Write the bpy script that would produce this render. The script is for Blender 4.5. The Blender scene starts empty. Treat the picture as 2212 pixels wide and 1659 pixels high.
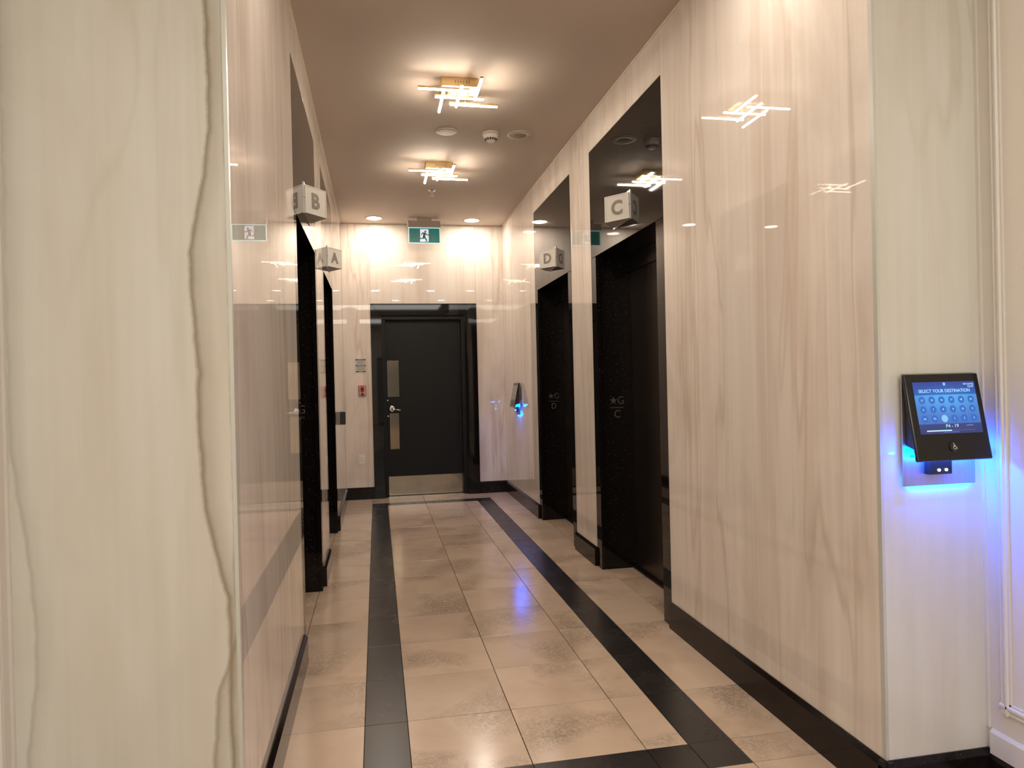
import bpy, bmesh, math, random
from mathutils import Vector, Matrix

scene = bpy.context.scene
COL = scene.collection
random.seed(4)

# ------------------------------------------------------------------ camera
CAM_H, FPX, YAW, PIT, ROL = 1.353, 1513.7, 0.1906, 0.0052, 0.0230
fw = Vector((math.sin(YAW) * math.cos(PIT), math.cos(YAW) * math.cos(PIT), -math.sin(PIT)))
rt = Vector((math.cos(YAW), -math.sin(YAW), 0.0))
up = rt.cross(fw)
r2 = rt * math.cos(ROL) - up * math.sin(ROL)
u2 = rt * math.sin(ROL) + up * math.cos(ROL)
cd = bpy.data.cameras.new('camera')
cd.sensor_width = 36.0
cd.lens = FPX / 2212.0 * 36.0
cd.clip_start = 0.02
cam = bpy.data.objects.new('camera', cd)
COL.objects.link(cam)
cam.matrix_world = Matrix(((r2.x, u2.x, -fw.x, 0), (r2.y, u2.y, -fw.y, 0), (r2.z, u2.z, -fw.z, CAM_H), (0, 0, 0, 1)))
scene.camera = cam

# ------------------------------------------------------------------ world, exposure
world = bpy.data.worlds.new('sky')
scene.world = world
world.use_nodes = True
bg = world.node_tree.nodes['Background']
bg.inputs[0].default_value = (1.0, 0.95, 0.88, 1)
bg.inputs[1].default_value = 0.12
vs = scene.view_settings
vs.view_transform = 'Standard'
vs.look = 'None'
vs.gamma = 1.0
vs.use_curve_mapping = False
vs.exposure = 1.30

TUBE_E = 66.0        # brass pinwheel fixtures
DOWN_E = 60.0        # corridor downlights
LOBBY_E = 20.0       # lobby downlights
PANEL_E = 3.25        # lobby ceiling panels
BLUE_E = 150.0        # kiosk strips
HALO_E = 42.0

# ------------------------------------------------------------------ measured layout (metres)
XL, XR, D, HC = -0.377, 1.535, 8.385, 3.227
YL, YR = 1.993, 1.927
E1, E2, E3, E4 = 3.550, 4.846, 5.375, 6.648     # the two elevator surrounds on each side
PIL = 0.106                                      # pilaster width
OPN, SUR = 2.213, 2.978                          # opening and surround heights
REC = 0.255                                      # recess depth
XS, XSL = 1.908, -0.930                          # lobby side walls
YB = -6.6                                        # lobby end
BASE = 0.138
T = 0.4199
bLo, bLi, bRi, bRo = -0.0776, 0.0888, 1.0940, 1.2605
bNo, bNi, bFi, bFo = 2.2425, 2.4085, 2.4085 + 13 * T, 2.4085 + 13 * T + 0.1665


# ------------------------------------------------------------------ node helpers
def nmat(name):
    m = bpy.data.materials.new(name)
    m.use_nodes = True
    return m, m.node_tree.nodes, m.node_tree.links, m.node_tree.nodes['Principled BSDF']


def simple(name, col, rough=0.5, metal=0.0, spec=0.5, emit=None, es=0.0, coat=0.0):
    m, n, l, p = nmat(name)
    p.inputs['Base Color'].default_value = (*col, 1)
    p.inputs['Roughness'].default_value = rough
    p.inputs['Metallic'].default_value = metal
    p.inputs['Specular IOR Level'].default_value = spec
    p.inputs['Coat Weight'].default_value = coat
    if emit:
        p.inputs['Emission Color'].default_value = (*emit, 1)
        p.inputs['Emission Strength'].default_value = es
    # very fine procedural variation so nothing is a dead flat colour
    tc = n.new('ShaderNodeTexCoord'); nz = n.new('ShaderNodeTexNoise')
    nz.inputs['Scale'].default_value = 60; nz.inputs['Detail'].default_value = 3
    mr = n.new('ShaderNodeMapRange')
    mr.inputs['To Min'].default_value = max(0.0, rough - 0.02); mr.inputs['To Max'].default_value = rough + 0.02
    l.new(tc.outputs['Object'], nz.inputs['Vector']); l.new(nz.outputs['Fac'], mr.inputs['Value'])
    l.new(mr.outputs['Result'], p.inputs['Roughness'])
    return m


def emitter(name, col, s):
    m = bpy.data.materials.new(name); m.use_nodes = True
    n, l = m.node_tree.nodes, m.node_tree.links
    n.remove(n['Principled BSDF'])
    e = n.new('ShaderNodeEmission'); e.inputs[0].default_value = (*col, 1); e.inputs[1].default_value = s
    l.new(e.outputs[0], n['Material Output'].inputs[0])
    return m


def ramp(n, stops, interp='LINEAR'):
    r = n.new('ShaderNodeValToRGB'); r.color_ramp.interpolation = interp
    el = r.color_ramp.elements
    while len(el) < len(stops):
        el.new(0.5)
    for e, (pos, c) in zip(el, stops):
        e.position = pos
        e.color = (*c, 1) if len(c) == 3 else c
    return r


def rand_coord(n, l, scale, spread=40.0):
    tc = n.new('ShaderNodeTexCoord'); oi = n.new('ShaderNodeObjectInfo')
    mul = n.new('ShaderNodeMath'); mul.operation = 'MULTIPLY'; mul.inputs[1].default_value = spread
    l.new(oi.outputs['Random'], mul.inputs[0])
    add = n.new('ShaderNodeVectorMath'); add.operation = 'ADD'
    l.new(tc.outputs['Object'], add.inputs[0]); l.new(mul.outputs[0], add.inputs[1])
    mp = n.new('ShaderNodeMapping'); mp.inputs['Scale'].default_value = scale
    l.new(add.outputs[0], mp.inputs['Vector'])
    return mp, tc, add


def noise(n, l, vec, scale, detail=4, rough=0.5, dist=0.0):
    z = n.new('ShaderNodeTexNoise')
    z.inputs['Scale'].default_value = scale; z.inputs['Detail'].default_value = detail
    z.inputs['Roughness'].default_value = rough; z.inputs['Distortion'].default_value = dist
    l.new(vec, z.inputs['Vector'])
    return z


def mixc(n, l, fac, a, b, mode='MIX'):
    m = n.new('ShaderNodeMix'); m.data_type = 'RGBA'; m.blend_type = mode
    for sock, v in ((m.inputs[0], fac), (m.inputs[6], a), (m.inputs[7], b)):
        if hasattr(v, 'links'):
            l.new(v, sock)
        elif isinstance(v, (int, float)):
            sock.default_value = v
        else:
            sock.default_value = (*v, 1)
    return m.outputs[2]


def onyx(name, light, mid, dark, vein, rough=0.006, band=0.16, cloud=0.85, streak=0.35, vein_amt=0.45, custom=None):
    """vein-cut onyx print: broad upright bands, soft tan clouds, thin pale streaks and a few darker threads"""
    m, n, l, p = nmat(name)
    mp, tc, add = rand_coord(n, l, (2.1, 2.1, band))
    a = noise(n, l, mp.outputs[0], 1.5, 4, 0.5, 0.5)
    ra = ramp(n, ((0.32, dark), (0.45, mid), (0.55, light), (0.68, mid)))
    l.new(a.outputs['Fac'], ra.inputs[0])
    mp2, _, _ = rand_coord(n, l, (1.5, 1.5, 0.75), 23)
    b = noise(n, l, mp2.outputs[0], 1.3, 6, 0.6, 0.9)
    rb = ramp(n, ((0.50, (0, 0, 0)), (0.72, (1, 1, 1))))
    l.new(b.outputs['Fac'], rb.inputs[0])
    mb_ = n.new('ShaderNodeMath'); mb_.operation = 'MULTIPLY'; mb_.inputs[1].default_value = cloud
    l.new(rb.outputs[0], mb_.inputs[0])
    col = mixc(n, l, mb_.outputs[0], ra.outputs[0], dark)

    def threads(col, sc, spread, lo, hi, tint, amt):
        mp3, _, _ = rand_coord(n, l, sc, spread)
        c = noise(n, l, mp3.outputs[0], 1.0, 3, 0.55, 0.35)
        w = hi - lo
        rc = ramp(n, ((lo - w, (0, 0, 0)), ((lo + hi) / 2, (1, 1, 1)), (hi + w, (0, 0, 0))))
        l.new(c.outputs['Fac'], rc.inputs[0])
        g = noise(n, l, mp3.outputs[0], 0.55, 2)
        rg = ramp(n, ((0.42, (0, 0, 0)), (0.60, (1, 1, 1))))
        l.new(g.outputs['Fac'], rg.inputs[0])
        mm = n.new('ShaderNodeMath'); mm.operation = 'MULTIPLY'
        l.new(rc.outputs[0], mm.inputs[0]); l.new(rg.outputs[0], mm.inputs[1])
        m2 = n.new('ShaderNodeMath'); m2.operation = 'MULTIPLY'; m2.inputs[1].default_value = amt
        l.new(mm.outputs[0], m2.inputs[0])
        return mixc(n, l, m2.outputs[0], col, tint)
    col = threads(col, (7.0, 7.0, 0.22), 61, 0.485, 0.515, tuple(min(1, 1.12 * x) for x in light), streak)
    col = threads(col, (2.6, 2.6, 0.30), 17, 0.494, 0.506, vein, vein_amt)
    col = threads(col, (4.0, 4.0, 0.16), 31, 0.55, 0.60, dark, 0.45)
    mp4, _, _ = rand_coord(n, l, (38, 38, 1.0), 11)
    d = noise(n, l, mp4.outputs[0], 1.0, 3)
    rd = ramp(n, ((0.3, (0.965, 0.96, 0.955)), (0.6, (1, 1, 1))))
    l.new(d.outputs['Fac'], rd.inputs[0])
    col = mixc(n, l, 1.0, col, rd.outputs[0], 'MULTIPLY')
    if custom:
        col = custom(n, l, tc, col)
    l.new(col, p.inputs['Base Color'])
    p.inputs['Roughness'].default_value = rough
    p.inputs['IOR'].default_value = 1.5
    return m


def front_vein(curves):
    """grey-olive veins that wander down the slab; each curve is a list of (z, x) in slab coordinates"""
    def fn(n, l, tc, col):
        sx = n.new('ShaderNodeSeparateXYZ'); l.new(tc.outputs['Object'], sx.inputs[0])
        wob = noise(n, l, tc.outputs['Object'], 9.0, 4, 0.6)
        w2 = n.new('ShaderNodeMath'); w2.operation = 'MULTIPLY_ADD'
        w2.inputs[1].default_value = 0.022; w2.inputs[2].default_value = -0.011
        l.new(wob.outputs['Fac'], w2.inputs[0])
        xx = n.new('ShaderNodeMath'); xx.operation = 'ADD'
        l.new(sx.outputs[0], xx.inputs[0]); l.new(w2.outputs[0], xx.inputs[1])
        for pts, amt, wid in curves:
            z0, z1 = pts[0][0], pts[-1][0]
            x0, x1 = -0.30, 0.30
            mz = n.new('ShaderNodeMapRange'); mz.inputs['From Min'].default_value = z0; mz.inputs['From Max'].default_value = z1
            l.new(sx.outputs[2], mz.inputs['Value'])
            fc = n.new('ShaderNodeFloatCurve')
            cv = fc.mapping.curves[0]
            pp = [((z - z0) / (z1 - z0), (x - x0) / (x1 - x0)) for z, x in pts]
            cv.points[0].location = pp[0]; cv.points[1].location = pp[-1]
            for q in pp[1:-1]:
                cv.points.new(*q)
            fc.mapping.update()
            l.new(mz.outputs[0], fc.inputs['Value'])
            mx = n.new('ShaderNodeMapRange'); mx.inputs['To Min'].default_value = x0; mx.inputs['To Max'].default_value = x1
            l.new(fc.outputs[0], mx.inputs['Value'])
            sb = n.new('ShaderNodeMath'); sb.operation = 'SUBTRACT'
            l.new(xx.outputs[0], sb.inputs[0]); l.new(mx.outputs[0], sb.inputs[1])
            # sharp on the left flank, soft to the right
            rr = n.new('ShaderNodeMapRange'); rr.inputs['From Min'].default_value = -wid; rr.inputs['From Max'].default_value = 4 * wid
            l.new(sb.outputs[0], rr.inputs['Value'])
            rp = ramp(n, ((0.0, (0, 0, 0)), (0.17, (1, 1, 1)), (0.36, (0.42, 0.42, 0.42)), (1.0, (0, 0, 0))))
            l.new(rr.outputs[0], rp.inputs[0])
            am = n.new('ShaderNodeMath'); am.operation = 'MULTIPLY'; am.inputs[1].default_value = amt
            l.new(rp.outputs[0], am.inputs[0])
            col = mixc(n, l, am.outputs[0], col, (0.30, 0.25, 0.17))
        return col
    return fn


def granite(name, base, fleck, rough=0.05, scale=170.0, spec=0.36):
    m, n, l, p = nmat(name)
    tc = n.new('ShaderNodeTexCoord')
    v = n.new('ShaderNodeTexVoronoi'); v.inputs['Scale'].default_value = scale
    l.new(tc.outputs['Object'], v.inputs['Vector'])
    sp = n.new('ShaderNodeSeparateColor'); l.new(v.outputs['Color'], sp.inputs[0])
    gt = n.new('ShaderNodeMath'); gt.operation = 'GREATER_THAN'; gt.inputs[1].default_value = 0.985
    l.new(sp.outputs[0], gt.inputs[0])
    lt = n.new('ShaderNodeMath'); lt.operation = 'LESS_THAN'; lt.inputs[1].default_value = 0.34
    l.new(v.outputs['Distance'], lt.inputs[0])
    mu = n.new('ShaderNodeMath'); mu.operation = 'MULTIPLY'
    l.new(gt.outputs[0], mu.inputs[0]); l.new(lt.outputs[0], mu.inputs[1])
    c = noise(n, l, tc.outputs['Object'], 40, 4)
    rc = ramp(n, ((0.35, tuple(x * 0.7 for x in base)), (0.65, tuple(x * 1.3 for x in base))))
    l.new(c.outputs['Fac'], rc.inputs[0])
    l.new(mixc(n, l, mu.outputs[0], rc.outputs[0], fleck), p.inputs['Base Color'])
    p.inputs['Roughness'].default_value = rough
    p.inputs['IOR'].default_value = 1.5
    p.inputs['Specular IOR Level'].default_value = spec
    return m


def floor_stone(name, light, mid, dark, scribble, rough):
    m, n, l, p = nmat(name)
    mp, tc, _ = rand_coord(n, l, (1, 1, 1))
    a = noise(n, l, mp.outputs[0], 3.2, 6, 0.6, 0.4)
    ra = ramp(n, ((0.33, mid), (0.62, light)))
    l.new(a.outputs['Fac'], ra.inputs[0])
    b = noise(n, l, mp.outputs[0], 26, 7, 0.72, 1.3)
    rb = ramp(n, ((0.44, (0, 0, 0)), (0.49, (1, 1, 1)), (0.54, (0, 0, 0))))
    l.new(b.outputs['Fac'], rb.inputs[0])
    c = noise(n, l, mp.outputs[0], 2.3, 3, 0.5, 0.3)
    rc = ramp(n, ((0.50, (0, 0, 0)), (0.68, (1, 1, 1))))
    l.new(c.outputs['Fac'], rc.inputs[0])
    mu = n.new('ShaderNodeMath'); mu.operation = 'MULTIPLY'
    l.new(rb.outputs[0], mu.inputs[0]); l.new(rc.outputs[0], mu.inputs[1])
    m3 = n.new('ShaderNodeMath'); m3.operation = 'MULTIPLY'; m3.inputs[1].default_value = scribble
    l.new(mu.outputs[0], m3.inputs[0])
    m4 = n.new('ShaderNodeMath'); m4.operation = 'MULTIPLY'; m4.inputs[1].default_value = 0.35
    l.new(rc.outputs[0], m4.inputs[0])
    c0 = mixc(n, l, m4.outputs[0], ra.outputs[0], tuple(0.72 * x for x in mid))
    oi = n.new('ShaderNodeObjectInfo')
    rv = ramp(n, ((0.0, (0.93, 0.93, 0.93)), (1.0, (1.05, 1.04, 1.03))))
    l.new(oi.outputs['Random'], rv.inputs[0])
    c1 = mixc(n, l, 1.0, c0, rv.outputs[0], 'MULTIPLY')
    l.new(mixc(n, l, m3.outputs[0], c1, dark), p.inputs['Base Color'])
    rr = n.new('ShaderNodeMapRange')
    rr.inputs['To Min'].default_value = rough * 0.8; rr.inputs['To Max'].default_value = rough * 1.25
    l.new(a.outputs['Fac'], rr.inputs['Value']); l.new(rr.outputs[0], p.inputs['Roughness'])
    p.inputs['IOR'].default_value = 1.5
    return m


def brushed(name, col, rough, metal=0.85):
    m, n, l, p = nmat(name)
    tc = n.new('ShaderNodeTexCoord'); mp = n.new('ShaderNodeMapping'); mp.inputs['Scale'].default_value = (260, 260, 3)
    l.new(tc.outputs['Object'], mp.inputs[0])
    z = noise(n, l, mp.outputs[0], 1.0, 3)
    rr = n.new('ShaderNodeMapRange'); rr.inputs['To Min'].default_value = rough * 0.75; rr.inputs['To Max'].default_value = rough * 1.3
    l.new(z.outputs['Fac'], rr.inputs['Value']); l.new(rr.outputs[0], p.inputs['Roughness'])
    rc = ramp(n, ((0.3, tuple(0.85 * x for x in col)), (0.7, col)))
    l.new(z.outputs['Fac'], rc.inputs[0]); l.new(rc.outputs[0], p.inputs['Base Color'])
    p.inputs['Metallic'].default_value = metal
    return m


def screen_mat(name, lit):
    """display picture: blue header with a soft centre glow, paler key area, dark footer (flat print on a lit screen)"""
    m, n, l, p = nmat(name)
    tc = n.new('ShaderNodeTexCoord'); sx = n.new('ShaderNodeSeparateXYZ'); l.new(tc.outputs['Generated'], sx.inputs[0])
    rz = ramp(n, ((0.0, (0.022, 0.036, 0.165)), (0.189, (0.028, 0.05, 0.20)), (0.19, (0.055, 0.165, 0.50)),
                  (0.55, (0.06, 0.24, 0.62)), (0.749, (0.07, 0.30, 0.68)), (0.75, (0.010, 0.115, 0.48)), (1.0, (0.022, 0.05, 0.30))))
    l.new(sx.outputs[2], rz.inputs[0])
    d = n.new('ShaderNodeVectorMath'); d.operation = 'DISTANCE'; d.inputs[1].default_value = (0.5, 0.5, 0.76)
    l.new(tc.outputs['Generated'], d.inputs[0])
    rg = ramp(n, ((0.0, (1.25, 1.5, 1.25)), (0.55, (0.85, 0.85, 0.9))))
    l.new(d.outputs['Value'], rg.inputs[0])
    c = mixc(n, l, 1.0, rz.outputs[0], rg.outputs[0], 'MULTIPLY')
    p.inputs['Base Color'].default_value = (0.02, 0.02, 0.02, 1)
    p.inputs['Roughness'].default_value = 0.12
    l.new(c, p.inputs['Emission Color']); p.inputs['Emission Strength'].default_value = lit
    return m


CREAM_L, CREAM_M, CREAM_D = (0.82, 0.755, 0.69), (0.78, 0.705, 0.635), (0.675, 0.58, 0.50)
M = {}
M['onyx'] = onyx('onyx_porcelain', CREAM_L, CREAM_M, CREAM_D, (0.52, 0.40, 0.31))
M['onyx_cloud'] = onyx('onyx_porcelain_cloudy', CREAM_L, CREAM_M, CREAM_D, (0.52, 0.40, 0.31), 0.006, 0.35, 0.8, 0.2, 0.5)
FL, FM, FD = (0.735, 0.725, 0.66), (0.71, 0.69, 0.615), (0.67, 0.635, 0.55)
M['onyx_front'] = onyx('onyx_porcelain_olive', FL, FM, FD, (0.52, 0.46, 0.34), 0.08, 0.30, 0.7, 0.12, 0.4)
M['granite'] = granite('black_flecked_granite', (0.0075, 0.006, 0.0055), (0.13, 0.12, 0.11), 0.03)
M['base'] = granite('dark_base_granite', (0.010, 0.0070, 0.0062), (0.06, 0.05, 0.045), 0.12, spec=0.22)
M['floor'] = floor_stone('cream_limestone', (0.575, 0.445, 0.345), (0.515, 0.39, 0.295), (0.20, 0.145, 0.105), 0.85, 0.165)
M['border'] = floor_stone('charcoal_limestone', (0.024, 0.020, 0.019), (0.018, 0.015, 0.015), (0.013, 0.011, 0.012), 0.6, 0.26)
M['grout'] = simple('dark_grout', (0.05, 0.036, 0.026), 0.9)
M['core'] = simple('wall_backing', (0.16, 0.12, 0.09), 0.9)
M['paint'] = simple('ceiling_paint', (0.55, 0.468, 0.396), 0.75)
M['wallpaint'] = simple('side_wall_paint', (0.75, 0.70, 0.625), 0.55)
M['whitewood'] = simple('white_woodwork', (0.74, 0.70, 0.64), 0.40)
M['trim'] = simple('pale_edge_trim', (0.66, 0.67, 0.62), 0.35, 0.3)
M['bead'] = simple('ceiling_bead', (0.80, 0.70, 0.60), 0.5)
M['doorpaint'] = simple('black_door_paint', (0.0045, 0.0048, 0.005), 0.40, spec=0.28)
M['bronze'] = brushed('dark_bronze_metal', (0.10, 0.075, 0.066), 0.30, 0.9)
M['steel'] = brushed('brushed_steel', (0.62, 0.58, 0.52), 0.14, 1.0)
M['kioskplate'] = brushed('satin_kiosk_plate', (0.55, 0.50, 0.48), 0.38, 0.9)
M['kick'] = brushed('worn_kick_plate_steel', (0.36, 0.31, 0.25), 0.14, 1.0)
M['chrome'] = simple('satin_chrome', (0.75, 0.73, 0.70), 0.22, 1.0)
M['mirrorglass'] = simple('mirrored_glass', (0.30, 0.235, 0.17), 0.08, 1.0)
M['brass'] = simple('satin_brass', (0.74, 0.57, 0.31), 0.32, 1.0)
M['black'] = simple('black_plastic', (0.011, 0.011, 0.012), 0.30)
M['blackgloss'] = simple('black_glass', (0.008, 0.008, 0.009), 0.16)
M['white'] = simple('white_plastic', (0.80, 0.77, 0.72), 0.40)
M['offwhite'] = simple('ivory_plastic', (0.56, 0.47, 0.40), 0.45)
M['grille'] = simple('speaker_grille', (0.30, 0.24, 0.17), 0.7)
M['dark'] = simple('dark_slot', (0.02, 0.016, 0.012), 0.8)
M['slotbrass'] = simple('vent_slot', (0.10, 0.07, 0.03), 0.7)
M['red'] = simple('red_enamel', (0.30, 0.012, 0.018), 0.32)
M['redlight'] = simple('red_enamel_bright', (0.55, 0.06, 0.05), 0.32)
M['frost'] = simple('frosted_acrylic', (0.60, 0.575, 0.53), 0.45)
M['frostedge'] = simple('acrylic_border', (0.74, 0.73, 0.70), 0.25)
M['letter'] = simple('grey_lettering', (0.22, 0.19, 0.16), 0.5)
M['alum'] = simple('anodised_plate', (0.66, 0.63, 0.58), 0.30, 0.9)
M['etch'] = simple('etched_marking', (0.085, 0.075, 0.065), 0.55)
M['plate'] = simple('etched_notice_metal', (0.52, 0.50, 0.46), 0.35, 0.5)
M['exitcase'] = simple('exit_sign_housing', (0.45, 0.39, 0.34), 0.5)
M['exitgreen'] = simple('exit_sign_green', (0.0, 0.10, 0.08), 0.3, emit=(0.0, 0.120, 0.098), es=0.28)
M['exitwhite'] = simple('exit_sign_white', (0.8, 0.82, 0.86), 0.3, emit=(0.78, 0.82, 0.95), es=0.25)
M['exitman'] = simple('exit_sign_figure', (0.0, 0.12, 0.09), 0.3, emit=(0.0, 0.075, 0.062), es=0.25)
M['exitedge'] = simple('exit_sign_lit_edge', (0.6, 0.9, 0.95), 0.3, emit=(0.50, 0.92, 1.0), es=0.36)
M['tube'] = emitter('warm_led_tube', (1.0, 0.86, 0.70), TUBE_E)
M['lens'] = emitter('warm_downlight_lens', (1.0, 0.88, 0.75), DOWN_E)
M['ledpanel'] = emitter('neutral_led_panel', (1.0, 0.965, 0.88), PANEL_E)
M['lenslobby'] = emitter('neutral_downlight_lens', (1.0, 0.92, 0.80), LOBBY_E)
M['blue'] = emitter('blue_led_strip', (0.0, 0.10, 1.0), BLUE_E)
M['bluefar'] = emitter('blue_led_strip_dim', (0.0, 0.10, 1.0), 0.45 * BLUE_E)
M['halo'] = emitter('blue_halo_strip', (0.0, 0.16, 1.0), HALO_E)
M['led'] = emitter('white_status_led', (0.75, 0.88, 1.0), 6.0)
M['screen'] = screen_mat('kiosk_screen', 0.46)
M['screensheen'] = simple('kiosk_screen_painted_sheen', (0.30, 0.285, 0.27), 0.22)  # far screen: grey base colour stands in for its oblique reflection
M['key'] = simple('screen_key_blue', (0.01, 0.05, 0.2), 0.2, emit=(0.022, 0.105, 0.42), es=0.46)
M['keylit'] = simple('screen_key_pale', (0.1, 0.2, 0.3), 0.2, emit=(0.16, 0.42, 0.66), es=0.46)
M['scrtext'] = simple('screen_text', (0.3, 0.4, 0.5), 0.2, emit=(0.32, 0.62, 0.90), es=0.46)
M['scrfaint'] = simple('screen_text_faint', (0.1, 0.1, 0.2), 0.2, emit=(0.10, 0.15, 0.38), es=0.45)
M['wheel'] = simple('white_print', (0.72, 0.68, 0.62), 0.5)


def glass_mat():
    m = bpy.data.materials.new('clear_glass'); m.use_nodes = True
    n, l = m.node_tree.nodes, m.node_tree.links
    n.remove(n['Principled BSDF'])
    t = n.new('ShaderNodeBsdfTransparent'); t.inputs[0].default_value = (0.92, 0.96, 0.95, 1)
    g = n.new('ShaderNodeBsdfGlossy'); g.inputs['Roughness'].default_value = 0.02
    fr = n.new('ShaderNodeFresnel'); fr.inputs[0].default_value = 1.5
    mx = n.new('ShaderNodeMixShader')
    l.new(fr.outputs[0], mx.inputs[0]); l.new(t.outputs[0], mx.inputs[1]); l.new(g.outputs[0], mx.inputs[2])
    l.new(mx.outputs[0], n['Material Output'].inputs[0])
    return m


M['glass'] = glass_mat()


# ------------------------------------------------------------------ mesh builder
class MB:
    def __init__(self):
        self.v, self.f, self.s = [], [], []

    def add(self, vs, fs, smooth=False):
        o = len(self.v)
        self.v += [tuple(p) for p in vs]
        for q in fs:
            self.f.append(tuple(i + o for i in q)); self.s.append(smooth)
        return self

    def box(self, x0, x1, y0, y1, z0, z1):
        x0, x1 = min(x0, x1), max(x0, x1); y0, y1 = min(y0, y1), max(y0, y1); z0, z1 = min(z0, z1), max(z0, z1)
        vs = [(x, y, z) for z in (z0, z1) for y in (y0, y1) for x in (x0, x1)]
        return self.add(vs, [(0, 2, 3, 1), (4, 5, 7, 6), (0, 1, 5, 4), (2, 6, 7, 3), (0, 4, 6, 2), (1, 3, 7, 5)])

    def prism(self, poly, axis, a, b):
        """poly in the two remaining axes (cyclic order), extruded from a to b along axis"""
        def pt(p, t):
            return {0: (t, p[0], p[1]), 1: (p[0], t, p[1]), 2: (p[0], p[1], t)}[axis]
        n = len(poly)
        vs = [pt(p, a) for p in poly] + [pt(p, b) for p in poly]
        fs = [tuple(range(n - 1, -1, -1)), tuple(range(n, 2 * n))]
        fs += [(i, (i + 1) % n, (i + 1) % n + n, i + n) for i in range(n)]
        return self.add(vs, fs)

    def tube(self, p, q, r, n=12, r1=None, cap=True, smooth=True):
        p, q = Vector(p), Vector(q); d = (q - p).normalized()
        a = d.orthogonal().normalized(); b = d.cross(a); r1 = r if r1 is None else r1
        vs = [p + (a * math.cos(t) + b * math.sin(t)) * r for t in [2 * math.pi * i / n for i in range(n)]]
        vs += [q + (a * math.cos(t) + b * math.sin(t)) * r1 for t in [2 * math.pi * i / n for i in range(n)]]
        self.add(vs, [(i, (i + 1) % n, (i + 1) % n + n, i + n) for i in range(n)], smooth)
        if cap:
            self.add(vs, [tuple(range(n - 1, -1, -1)), tuple(range(n, 2 * n))])
        return self

    def lathe(self, prof, c, n=32, smooth=True):
        """prof: (radius, z) list, spun about the vertical axis through c"""
        vs, fs = [], []
        for r, z in prof:
            vs += [(c[0] + r * math.cos(2 * math.pi * i / n), c[1] + r * math.sin(2 * math.pi * i / n), c[2] + z) for i in range(n)]
        for k in range(len(prof) - 1):
            for i in range(n):
                j = (i + 1) % n
                fs.append((k * n + i, k * n + j, (k + 1) * n + j, (k + 1) * n + i))
        if prof[-1][0] > 1e-6:
            fs.append(tuple((len(prof) - 1) * n + i for i in range(n)))
        return self.add(vs, fs, smooth)

    def build(self, name, mat, parent=None, org=(0, 0, 0), loc=None, bevel=0.0, seg=1):
        """org: world position of the parent's frame; loc: own origin in the same coordinates as the vertices"""
        off = Vector(loc) if loc is not None else Vector(org)
        me = bpy.data.meshes.new(name)
        me.from_pydata([tuple(Vector(p) - off) for p in self.v], [], self.f)
        me.polygons.foreach_set('use_smooth', self.s)
        bm = bmesh.new(); bm.from_mesh(me)
        bmesh.ops.remove_doubles(bm, verts=bm.verts, dist=1e-6) if bevel == 0 and any(self.s) else None
        bmesh.ops.recalc_face_normals(bm, faces=bm.faces)
        if bevel:
            bmesh.ops.bevel(bm, geom=[e for e in bm.edges if e.is_manifold and e.calc_face_angle(0) > 0.5], offset=bevel, segments=seg, affect='EDGES', profile=0.5)
        bm.to_mesh(me); bm.free()
        me.materials.append(mat)
        o = bpy.data.objects.new(name, me); COL.objects.link(o)
        if parent:
            o.parent = parent
        if loc is not None:
            o.location = off - (Vector(org) if parent else Vector((0, 0, 0)))
        return o


def tag(o, label=None, cat=None, group=None, kind=None):
    for k, v in (('label', label), ('category', cat), ('group', group), ('kind', kind)):
        if v:
            o[k] = v
    return o


def thing(name, label, cat, loc, rz=0.0, group=None, kind=None):
    o = bpy.data.objects.new(name, None); COL.objects.link(o)
    o.empty_display_size = 0.1
    o.location = loc; o.rotation_euler = (0, 0, rz)
    return tag(o, label, cat, group, kind)


_tc = {}


def text_mesh(s, size, ext=0.0004, bold=0.0):
    key = (s, size, ext, bold)
    if key not in _tc:
        cu = bpy.data.curves.new('lettering', 'FONT'); cu.body = s; cu.size = size; cu.extrude = ext; cu.offset = bold
        cu.align_x = 'CENTER'; cu.align_y = 'CENTER'; cu.resolution_u = 4
        ob = bpy.data.objects.new('lettering', cu); COL.objects.link(ob)
        dg = bpy.context.evaluated_depsgraph_get(); dg.update()
        me = bpy.data.meshes.new_from_object(ob.evaluated_get(dg))
        bpy.data.objects.remove(ob); bpy.data.curves.remove(cu)
        # recentre on the ink
        xs = [v.co.x for v in me.vertices]; ys = [v.co.y for v in me.vertices]
        cx, cy = (min(xs) + max(xs)) / 2, (min(ys) + max(ys)) / 2
        for v in me.vertices:
            v.co.x -= cx; v.co.y -= cy
        _tc[key] = me
    return _tc[key]


def put_text(name, s, size, mat, parent, pos, right, upv, ext=0.0004, sx=1.0, bold=0.0):
    me = text_mesh(s, size, ext, bold).copy(); me.materials.clear(); me.materials.append(mat)
    right, upv = Vector(right).normalized(), Vector(upv).normalized(); nrm = right.cross(upv)
    mt = Matrix(((right.x * sx, upv.x, nrm.x, pos[0]), (right.y * sx, upv.y, nrm.y, pos[1]), (right.z * sx, upv.z, nrm.z, pos[2]), (0, 0, 0, 1)))
    me.transform(mt)
    o = bpy.data.objects.new(name, me); COL.objects.link(o); o.parent = parent
    return o


def copy_tree(o, parent=None):
    c = o.copy(); COL.objects.link(c); c.parent = parent
    for ch in list(o.children):
        copy_tree(ch, c)
    return c


# ================================================================== THE SETTING
# ------------------------------------------------------------------ floor
fl = MB().box(XSL - 0.25, XS + 0.25, YB - 0.2, D + 0.35, -0.06, -0.010).build('floor', M['grout'])
tag(fl, 'polished cream stone floor with dark stone border strips', kind='structure')
J = 0.0032


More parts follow.
